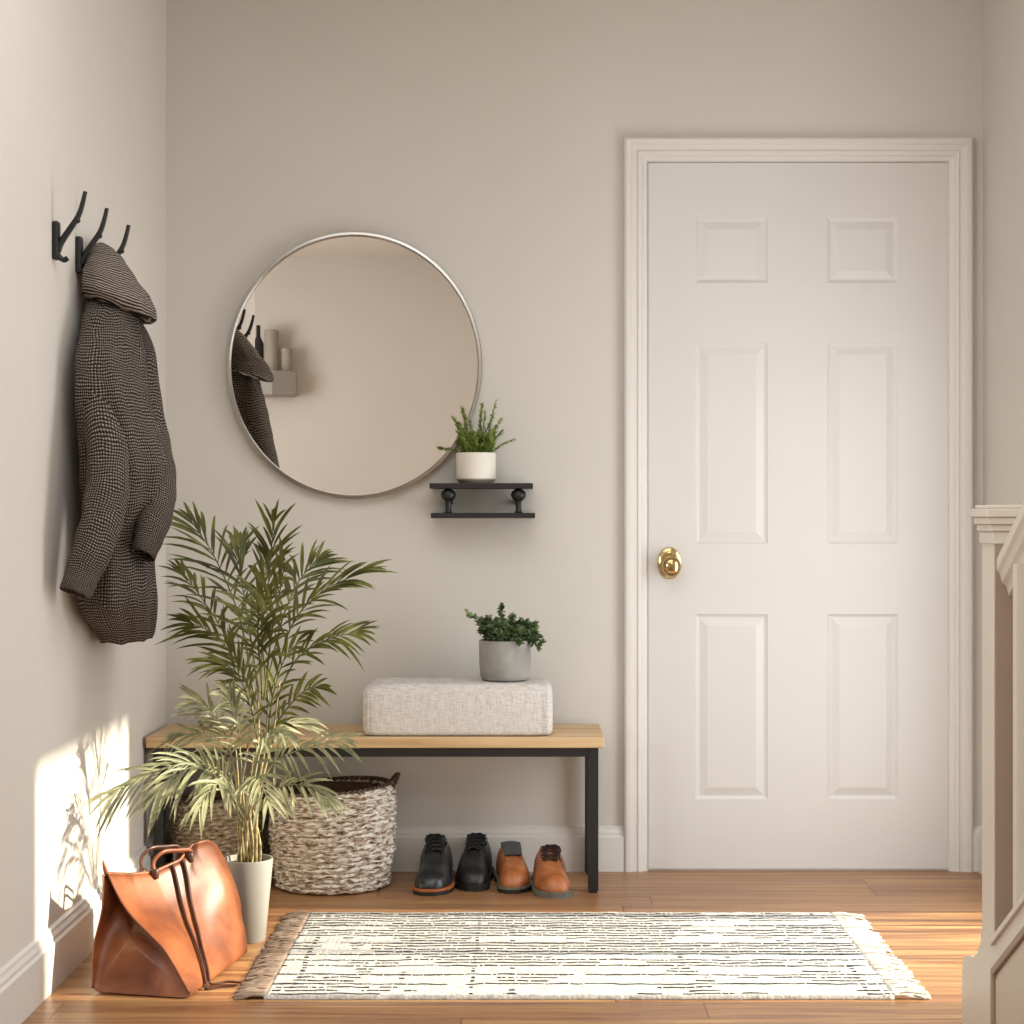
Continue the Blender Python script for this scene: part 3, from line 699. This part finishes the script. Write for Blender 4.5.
# ------------------------------------------------------------------ tweed coat
def coat():
    top = P(102, 250, 4.36)
    t = thing('hooded_coat', 'dark brown checked tweed coat with a hood, hanging on the far hook', 'coat', (XL + .09, top.y, .72))
    def level(py, xl, xr, b, wallx=-1.028):
        w, xc = (xr - xl) / 2, (xl + xr) / 2; a = .05
        for _ in range(30):
            Xc = wallx + a; s = (CX - xc) / -Xc; v = w * w - (b * abs(Xc) * s * s / F) ** 2
            a = .6 * a + .4 * math.sqrt(max(v, (w * .35) ** 2)) / s
        return wallx + a, F / s - D0, EYE - (py - CY) / s, a, b
    def surf(tab, levels, folds, e=2.6, seed=0, N=72, ystep=(0, 0)):
        rings = []
        for i in range(levels + 1):
            py = tab[0][0] + (tab[-1][0] - tab[0][0]) * i / levels
            xl, xr, b = lin(tab, py); X, Y, Z, a, b = level(py, xl, xr, b); r = []
            v = i / levels
            for k in range(N):
                th = 2 * PI * k / N; c_, s_ = math.cos(th), math.sin(th)
                m = 1 + folds * math.sin(6 * th + 3.0 * v + seed) * min(1, v * 2) + folds * .6 * math.sin(11 * th - 5 * v + seed * 2) * min(1, v * 2) + folds * 1.6 * noise.noise(Vector((c_ * 1.5, s_ * 1.5, Z * 7 + seed)))
                x = X + a * m * math.copysign(abs(c_) ** (2 / e), c_); y = Y + b * m * math.copysign(abs(s_) ** (2 / e), s_)
                z = Z + .006 * noise.noise(Vector((c_ * 2, s_ * 2, seed + 9))) * (1 if v > .9 else 0)
                r.append(Vector((max(x, XL + .004), y, z)))
            rings.append(r)
        return rings
    def uvf(rings, hh):
        n = len(rings[0]); per = [sum((r[k] - r[k - 1]).length for k in range(n)) for r in rings]; mp = sum(per) / len(per)
        return lambda a, b: (b / n * mp, rings[a][0].z)
    tab = [(296, 92, 134, .07), (310, 86, 137, .10), (325, 83, 139, .13), (346, 80, 143, .15), (367, 77, 145, .16), (395, 77, 150, .17), (432, 80, 160, .18), (470, 82, 168, .18), (500, 84, 165, .18), (530, 87, 158, .18), (550, 86, 153, .17), (580, 83, 154, .17), (600, 83, 155, .17), (614, 88, 155, .16), (632, 101, 154, .14), (640, 104, 151, .13)]
    rg = surf(tab, 60, .045, seed=1.0); bm = BM(); loft(bm, rg, True, False, uv=uvf(rg, 1)); 
    bo = link('coat_body', bm, M['tweed'], t, smooth=True)
    m = bo.modifiers.new('cloth', 'SOLIDIFY'); m.thickness = .006; m.offset = -1
    tab = [(243, 99, 104, .012), (247, 92, 113, .04), (256, 89, 124, .06), (270, 86, 136, .075), (285, 84, 149, .085), (298, 83, 155, .09), (307, 84, 156, .09), (313, 90, 151, .08), (317, 104, 141, .06)]
    rg = surf(tab, 34, .02, e=2.2, seed=4.0)
    for i_, rr_ in enumerate(rg):
        cx_ = sum(p.x for p in rr_) / len(rr_)
        for p in rr_: p.z -= .34 * (p.x - cx_) * min(1, i_ / 12)
    bm = BM(); loft(bm, rg, True, False, uv=uvf(rg, 1)); link('hood', bm, M['tweed_rib'], t, smooth=True)
    def sleeve(pts, label=None, flat=.75):
        ctrl = [P(a, b, d) for a, b, d, r in pts]; path = spline(ctrl, 8); rr = []
        for i in range(len(path)):
            u = i / 8; j = min(int(u), len(pts) - 2); f = u - j; rr.append(pts[j][3] * (1 - f) + pts[j + 1][3] * f)
        N = 28; rings = []
        for i, p in enumerate(path):
            tg = (path[min(i + 1, len(path) - 1)] - path[max(i - 1, 0)]).normalized(); a = Vector((1, 0, 0)); a = (a - tg * a.dot(tg)).normalized(); b = tg.cross(a); r = []
            for k in range(N):
                th = 2 * PI * k / N; m = 1 + .07 * noise.noise(Vector((math.cos(th) * 2, math.sin(th) * 2, i * .22))) + .03 * math.sin(i * .9) * math.cos(th)
                q = p + a * (rr[i] * flat * m * math.cos(th)) + b * (rr[i] * 1.2 * m * math.sin(th)); q.x = max(q.x, XL + .004); r.append(q)
            rings.append(r)
        bm = BM(); loft(bm, rings, True, False, uv=lambda a_, b_: (b_ / N * .36, -a_ * .013)); o = link('sleeve', bm, M['tweed'], t, smooth=True)
        m = o.modifiers.new('cloth', 'SOLIDIFY'); m.thickness = .005; m.offset = -1
    sleeve([(101, 318, 4.22, .04), (100, 350, 4.12, .056), (101, 400, 4.07, .058), (108, 455, 4.03, .060), (106, 500, 4.0, .060), (96, 540, 3.97, .056), (82, 575, 3.95, .048), (75, 594, 3.94, .044)])
    sleeve([(132, 326, 4.30, .03), (143, 350, 4.32, .036), (148, 400, 4.30, .042), (156, 445, 4.28, .046), (160, 478, 4.24, .050), (158, 505, 4.20, .050), (150, 532, 4.16, .046), (143, 556, 4.14, .036)])
coat()

# ------------------------------------------------------------------ potted palm
def palm():
    pc = Vector(((248 - CX) * 4.36 / F, 4.36 - D0, 0)); pc.x = -.672
    t = thing('potted_palm', 'tall feathery palm in a pale grey tapered planter, between the leather bag and the baskets', 'plant', pc)
    bm = BM(); lathe(bm, [(.040, 0), (.043, .003), (.0615, .196), (.0605, .199), (.0565, .199), (.055, .18), (.002, .18)], pc, 56); link('planter', bm, M['pot'], t, smooth=True, auto=.7)
    bm = BM(); lathe(bm, [(.0545, .165), (.0552, .185), (.003, .189)], pc, 32); link('soil', bm, M['soil'], t)
    random.seed(5)
    base = lambda dx, dy: pc + Vector((dx, dy, .186))
    # canes: pixels are sight lines at depth d in the room
    canes = [(base(.006, 0), P(246, 800, 4.36), P(258, 745, 4.38), P(258, 690, 4.39), .0055), (base(.018, .012), P(256, 800, 4.38), P(266, 740, 4.40), P(268, 670, 4.40), .005),
             (base(.02, -.008), P(258, 800, 4.35), P(272, 740, 4.36), P(280, 680, 4.36), .005), (base(-.01, .01), P(240, 800, 4.38), P(248, 745, 4.40), P(254, 690, 4.42), .0048), (base(-.015, -.01), P(238, 810, 4.34), P(238, 780, 4.34), P(236, 750, 4.33), .005), (base(.0, -.02), P(247, 815, 4.33), P(250, 785, 4.32), P(254, 752, 4.31), .0048)]
    for a, b, c, d, r in canes:
        bm = BM(); pts = spline([a, b, c, d], 7); tube(bm, pts, [r * (1 - .75 * i / len(pts)) for i in range(len(pts))], 8); link('cane', bm, M['cane'], t, smooth=True)
    for k in range(5):
        a = k * 1.3; bm = BM(); tube(bm, spline([base(.03 * math.cos(a), .03 * math.sin(a)), base(.026 * math.cos(a) , .026 * math.sin(a)) + Vector((.004, 0, .05)), base(.012 * math.cos(a), .012 * math.sin(a)) + Vector((0, 0, .13))], 5), .0032, 6); link('cane', bm, M['cane'], t, smooth=True)
    def frond(ctrl, L, n, mat, t0=.3, nrm=None, droop=.25, ang=(58, 22), W=.0052):
        pts = spline([P(*c) if not isinstance(c, Vector) else c for c in ctrl], 10); k = len(pts); bm = BM()
        tube(bm, pts, [.0028 * (1 - .75 * i / k) for i in range(k)], 5)
        nr = Vector(nrm) if nrm is not None else Vector((random.uniform(-.4, .4), -.75, random.uniform(.3, .8)))
        for i in range(n):
            u = t0 + (1 - t0) * i / (n - 1); f = u * (k - 1); j = min(int(f), k - 2); p = pts[j].lerp(pts[j + 1], f - j)
            tg = (pts[min(j + 1, k - 1)] - pts[max(j - 1, 0)]).normalized(); w = (i / (n - 1))
            s = tg.cross(nr).normalized(); an = math.radians(ang[0] + (ang[1] - ang[0]) * w + random.uniform(-13, 13))
            ln = L * (.62 + .50 * math.sin(PI * (.15 + .75 * w))) * random.uniform(.75, 1.2)
            for sg in (1, -1):
                d = tg * math.cos(an) + s * (sg * math.sin(an)) + nr * random.uniform(-.1, .22)
                q = p + rv(.003)
                tipx = (q + d.normalized() * ln).x
                if tipx < XL + .012: ln2 = max(.02, ln * max(.1, (q.x - XL - .015) / max(.001, q.x - tipx)))
                else: ln2 = ln
                leaf(bm, q, d, nr, ln2, W * random.uniform(.8, 1.15), droop=droop * random.uniform(.6, 1.3), n=5, fold=.35)
            if i == n - 1: leaf(bm, p, tg, nr, ln * .9, W, droop=droop, n=4)
        link_raw('frond', bm, mat, t)
    U, S = M['palm'], M['palm_low']
    up = [
        ([(255, 700, 4.40), (240, 620, 4.46), (216, 560, 4.52), (192, 522, 4.56)], .135, 17, .30),
        ([(254, 700, 4.42), (228, 640, 4.50), (203, 600, 4.56), (182, 572, 4.60)], .10, 14, .30),
        ([(256, 710, 4.38), (240, 668, 4.42), (216, 636, 4.48), (190, 622, 4.52)], .125, 16, .15),
        ([(262, 700, 4.39), (262, 630, 4.38), (270, 570, 4.36), (273, 525, 4.33)], .125, 18, .25),
        ([(258, 690, 4.40), (248, 620, 4.42), (240, 570, 4.46), (240, 545, 4.50)], .115, 15, .2),
        ([(272, 690, 4.40), (292, 625, 4.40), (322, 592, 4.38), (362, 572, 4.36)], .12, 16, .25),
        ([(276, 700, 4.36), (296, 660, 4.32), (326, 640, 4.28), (356, 632, 4.24)], .10, 13, .3),
        ([(266, 690, 4.42), (282, 620, 4.48), (300, 580, 4.54), (318, 560, 4.58)], .115, 15, .3),
        ([(264, 700, 4.36), (272, 630, 4.28), (282, 580, 4.20), (284, 560, 4.14)], .11, 15, .2),
        ([(262, 690, 4.38), (258, 640, 4.30), (258, 600, 4.20), (252, 590, 4.12)], .11, 14, .15),
        ([(268, 700, 4.42), (262, 640, 4.5), (262, 590, 4.58), (268, 560, 4.64)], .11, 14, .2),
        ([(272, 730, 4.38), (290, 705, 4.36), (306, 690, 4.33), (318, 686, 4.30)], .075, 10, .1),
        ([(268, 740, 4.40), (272, 700, 4.40), (284, 660, 4.36), (300, 640, 4.33)], .095, 12, .1),
        ([(258, 740, 4.40), (250, 705, 4.38), (236, 672, 4.34), (214, 662, 4.30)], .095, 12, .15)]
    for c, L, n, t0 in up: frond(c, L, n, U, t0, ang=(40, 12), droop=.30, W=.0043)
    low = [
        ([(242, 830, 4.34), (225, 775, 4.28), (180, 764, 4.18), (118, 790, 4.10)], .105, 18, .3),
        ([(240, 810, 4.34), (230, 750, 4.30), (215, 715, 4.26), (195, 700, 4.22)], .10, 14, .3),
        ([(244, 810, 4.34), (240, 750, 4.30), (236, 715, 4.26), (226, 694, 4.22)], .095, 13, .35),
        ([(240, 820, 4.34), (220, 780, 4.26), (190, 768, 4.16), (160, 790, 4.08)], .10, 15, .25),
        ([(250, 810, 4.34), (272, 765, 4.30), (300, 750, 4.24), (342, 740, 4.20)], .085, 13, .35),
        ([(252, 820, 4.34), (275, 790, 4.28), (300, 785, 4.20), (326, 795, 4.15)], .085, 13, .25),
        ([(246, 815, 4.33), (256, 760, 4.24), (268, 735, 4.14), (285, 735, 4.06)], .085, 13, .3),
        ([(244, 820, 4.32), (228, 790, 4.20), (215, 785, 4.10), (200, 805, 4.02)], .085, 13, .2),
        ([(248, 820, 4.32), (252, 785, 4.20), (258, 778, 4.10), (268, 800, 4.02)], .08, 12, .2),
        ([(242, 812, 4.36), (222, 755, 4.40), (205, 735, 4.44), (180, 735, 4.47)], .09, 13, .3),
        ([(250, 805, 4.36), (262, 745, 4.40), (282, 725, 4.46), (306, 720, 4.50)], .08, 12, .3)]
    for c, L, n, t0 in low: frond(c, L, n, S, t0, ang=(44, 16), droop=.42, W=.0040)
palm()

# ------------------------------------------------------------------ leather bag
def bag():
    c0 = Vector((-.775, -1.17, 0))
    t = thing('leather_bag', 'slouchy cognac leather holdall with dark piping straps, standing on the floor by the left wall', 'bag', c0)
    BR = lambda u: Vector((-.704, -1.392, 0)).lerp(Vector((-.646, -1.01, 0)), u)
    BL = lambda u: Vector((-.930, -1.345, 0)).lerp(Vector((-.845, -.955, 0)), u)
    rid = [(0, P(106, 874, 3.94)), (.2, P(128, 875, 4.0)), (.42, P(152, 873, 4.06)), (.6, P(179, 861, 4.12)), (.74, P(192, 845, 4.17)), (.86, P(207, 841, 4.21)), (.95, P(217, 847, 4.235)), (1, P(222, 862, 4.25))]
    def R(u):
        for a, b in zip(rid, rid[1:]):
            if u <= b[0] + 1e-9:
                f = (u - a[0]) / (b[0] - a[0]); return a[1].lerp(b[1], f)
        return rid[-1][1]
    def side(u, v, s):
        """v 0 base .. 1 ridge; s=+1 right side, -1 left side"""
        b = BR(u) if s > 0 else BL(u); r = R(u) + Vector((s * .006, 0, 0)); p = b.lerp(r, v)
        out = Vector((s, -.18 * s, .35)).normalized()
        k_ = max(0, min(1, (u - .55) / .25)); bul = (.006 * math.sin(PI * min(1, v * 1.4)) + (-.010 + .026 * k_) * math.sin(PI * max(0, (v - .40) / .60))) * (1 if s > 0 else .5)
        bul += .004 * math.sin(7 * u + 5 * v) * math.sin(PI * v)
        p = p + out * bul
        if v < .05: p = p - Vector((s, 0, 0)) * (.006 * (1 - v / .05) ** 2)
        p.z = max(p.z, .002) ; return p
    NU, NV = 36, 22; rings = []
    for i in range(NU + 1):
        u = i / NU; r = [side(u, j / NV, 1) for j in range(NV + 1)] + [side(u, 1 - j / NV, -1) for j in range(NV + 1)]
        b0, b1 = r[-1], r[0]; r += [b0.lerp(b1, k / 6) * 1 + Vector((0, 0, .0)) for k in range(1, 6)]
        rings.append(r)
    def cap(r, dirv, depth):
        c = sum(r, Vector()) / len(r); out = []
        for q, dd in ((.985, .02), (.955, .10), (.93, .35), (.86, .7), (.72, .95), (.5, 1.0), (.3, .9), (.12, .8)):
            rr = []
            for p in r:
                w = p.z / .25
                rr.append(c.lerp(p, q) + dirv * depth * dd * (.18 + 1.15 * w))
            out.append(rr)
        return out
    near = cap(rings[0], Vector((.12, 1, 0)).normalized(), .050); far = cap(rings[-1], Vector((0, -1, 0)), .02)
    bm = BM(); allr = near[::-1] + rings + far; 
    for r in allr:
        for p in r: p.z = max(p.z, .002)
    loft(bm, allr); link('bag_body', bm, M['bag'], t, smooth=True, sub=1)
    # piping along the gusset edge
    bm = BM(); tube(bm, [rings[0][j] + Vector((0, -.002, 0)) for j in range(1, NV + 1)], .0026, 6); tube(bm, [rings[0][j] + Vector((0, -.002, 0)) for j in range(NV + 1, 2 * NV + 1)], .0026, 6); link('edge_piping', bm, M['bag'], t, smooth=True)
    # ridge closure
    bm = BM(); tube(bm, [R(i / 30) + Vector((0, 0, .001)) for i in range(31)], .0042, 8); link('top_closure', bm, M['bag'], t, smooth=True)
    bm = BM(); a = R(0); tube(bm, spline([a + Vector((.0, .004, 0)), a + Vector((-.003, 0, .014)), a + Vector((-.006, -.002, .030))], 4), [.006, .006, .0055, .005, .005, .0045, .004, .003, .002], 6); link('zip_pull', bm, M['bag'], t, smooth=True)
    # twin dark straps running down the side onto the floor
    def strap(u0, u1, tail):
        ctl = []
        for i in range(13):
            v = 1 - i / 12 * .97; u = u0 + (u1 - u0) * (1 - v) ** 1.8; p = side(u, v, 1); ctl.append(p + Vector((.004, -.001, .003)))
        ctl += tail; pts = spline(ctl, 3); bm = BM(); rings_ = []
        for i, p in enumerate(pts):
            tg = (pts[min(i + 1, len(pts) - 1)] - pts[max(i - 1, 0)]).normalized(); n = Vector((1, -.2, .4)) if i < 37 else Vector((0, 0, 1)); n = (n - tg * n.dot(tg)).normalized(); b = tg.cross(n)
            rings_.append([p + b * sx * .0034 + n * sz * .0020 for sx, sz in ((-1, -1), (1, -1), (1, 1), (-1, 1))])
        loft(bm, rings_); link('strap', bm, M['strap'], t, bev=.0008)
    strap(.53, .20, [P(207, 989, 3.90) , Vector((P(222, 989, 3.92).x, P(222, 989, 3.92).y, .004)), Vector((P(237, 988, 3.93).x, P(237, 988, 3.93).y, .004))])
    strap(.60, .26, [P(214, 984, 3.93), Vector((P(228, 986, 3.95).x, P(228, 986, 3.95).y, .006)), Vector((P(242, 987, 3.945).x, P(242, 987, 3.945).y, .005))])
    # handles
    for k, (dx, dz) in enumerate(((.012, 0), (-.016, .008))):
        a, b = R(.40) + Vector((dx, 0, -.006)), R(.66) + Vector((dx, -.0, -.012)); bm = BM()
        pts = spline([a, a + Vector((-.004, .004, .030 + dz)), a.lerp(b, .22) + Vector((0, 0, .045 + dz)), a.lerp(b, .62) + Vector((0, 0, .034 + dz)), b + Vector((0, 0, .02 + dz)), b], 7)
        tube(bm, pts, .0062, 8, flat=.7); h = link('handle', bm, M['bag'] if k == 0 else M['strap'], t, smooth=True)
        for p in (a, b):
            bm = BM(); lathe(bm, [(.008, -.006), (.009, 0), (.009, .012), (.007, .016)], p, 12); link('handle_ring', bm, M['strap'], h, smooth=True)
bag()

# ------------------------------------------------------------------ rug
def rug():
    x0, x1, y0, y1 = -.555, .785, -1.394, -.595
    t = thing('area_rug', 'ivory woven rug with broken black stripes and fringed ends, on the wood floor', 'rug', ((x0 + x1) / 2, (y0 + y1) / 2, 0))
    bm = BM(); NX, NY = 120, 96; top = {}
    for i in range(NX + 1):
        for j in range(NY + 1):
            x = x0 + (x1 - x0) * i / NX + .006 * noise.noise(Vector((j * .2, 3, i * .0))) * (1 if i in (0, NX) else 0); y = y0 + (y1 - y0) * j / NY + .002 * noise.noise(Vector((i * .35, 7, 0))) * (1 if j in (0, NY) else 0)
            z = .010 + .0018 * math.sin(j * 2 * PI / 2) + .002 * noise.noise(Vector((x * 30, y * 30, 0))) + .0015 * noise.noise(Vector((x * 5, y * 5, 4)))
            top[i, j] = bm.verts.new((x, y, z))
    for i in range(NX):
        for j in range(NY): bm.faces.new((top[i, j], top[i + 1, j], top[i + 1, j + 1], top[i, j + 1]))
    edge = [top[i, 0] for i in range(NX + 1)] + [top[NX, j] for j in range(1, NY + 1)] + [top[i, NY] for i in range(NX - 1, -1, -1)] + [top[0, j] for j in range(NY - 1, 0, -1)]
    low = [bm.verts.new((v.co.x, v.co.y, .001)) for v in edge]
    for k in range(len(edge)): bm.faces.new((edge[k], edge[k - 1], low[k - 1], low[k]))
    body = link('rug_body', bm, M['rug'], t, smooth=True)
    # material coordinates are read in the object's own space; keep them room-aligned
    random.seed(21)
    def fr(sx, xa, L, mat, cnt, rad):
        bm = BM()
        for k in range(cnt):
            y = y0 + (y1 - y0) * (k + random.uniform(.2, .8)) / cnt
            for s in range(3):
                l = L * random.uniform(.75, 1.12); dy = random.uniform(-.022, .022)
                pts = spline([(xa - sx * .004, y, .008), (xa + sx * l * .35, y + dy * .4 + random.uniform(-.003, .003), random.uniform(.005, .011)), (xa + sx * l * .7, y + dy * .8, random.uniform(.003, .009)), (xa + sx * l, y + dy, .003)], 3)
                tube(bm, pts, [rad * (1 - .4 * i / len(pts)) for i in range(len(pts))], 5)
        o = link('fringe', bm, mat, t, smooth=True); o['kind'] = 'stuff'
        if sx < 0: o['label'] = 'taupe brown fringe at the left end'
    fr(1, x1, .075, M['fringe'], 62, .0034); fr(-1, x0, .062, M['fringe_brown'], 90, .0034)
rug()

# ------------------------------------------------------------------ light
def area(name, loc, rot, sx, sy, power, col):
    l = bpy.data.lights.new(name, 'AREA'); l.shape = 'RECTANGLE'; l.size = sx; l.size_y = sy; l.energy = power; l.color = col
    o = bpy.data.objects.new(name, l); COL.objects.link(o); o.location = loc; o.rotation_euler = rot; return o
s = bpy.data.lights.new('sun', 'SUN'); s.energy = 14.0; s.angle = math.radians(1.6); s.color = (1.0, .915, .72)
so = bpy.data.objects.new('sun', s); COL.objects.link(so); so.location = (4, -1, 2.5)
so.rotation_euler = Vector((-math.cos(math.radians(24)), .02, -math.sin(math.radians(24)))).to_track_quat('-Z', 'Y').to_euler()
area('window_light', (XR - .015, -1.0, .83), (0, math.radians(90), 0), 1.5, .9, 20.5, (.90, .965, 1.0))
area('overhead_fill', (-.1, -2.6, H - .04), (0, 0, 0), 2.0, 2.0, 37, (.93, .975, 1.0))  # added overhead fill, no fixture on the ceiling here
area('side_room_fill', (XFAR + .012, -4.6, 1.6), (0, math.radians(-90), 0), 1.4, 1.8, 84, (.93, .97, 1.0))  # fill lamp added to brighten the rear room, set inside the added frame
area('hall_fill', (.62, -4.9, H - .04), (0, 0, 0), .9, .9, 17, (.97, .98, 1.0))  # added fill behind the camera, stands for no known ceiling lamp
w = bpy.data.worlds.new('world'); sc.world = w; w.use_nodes = True
w.node_tree.nodes['Background'].inputs[0].default_value = (1.0, .98, .95, 1); w.node_tree.nodes['Background'].inputs[1].default_value = .6

# ------------------------------------------------------------------ camera
c = bpy.data.cameras.new('camera'); co = bpy.data.objects.new('camera', c); COL.objects.link(co); sc.camera = co
co.location = (0, -D0, EYE); co.rotation_euler = (PI / 2, 0, 0)
c.sensor_width = 36; c.lens = 36 * F / 1024; c.shift_x = -(CX - 512) / 1024; c.shift_y = (CY - 512) / 1024
c.clip_start = .05
sc.view_settings.view_transform = 'Standard'; sc.view_settings.look = 'None'; sc.view_settings.exposure = .04
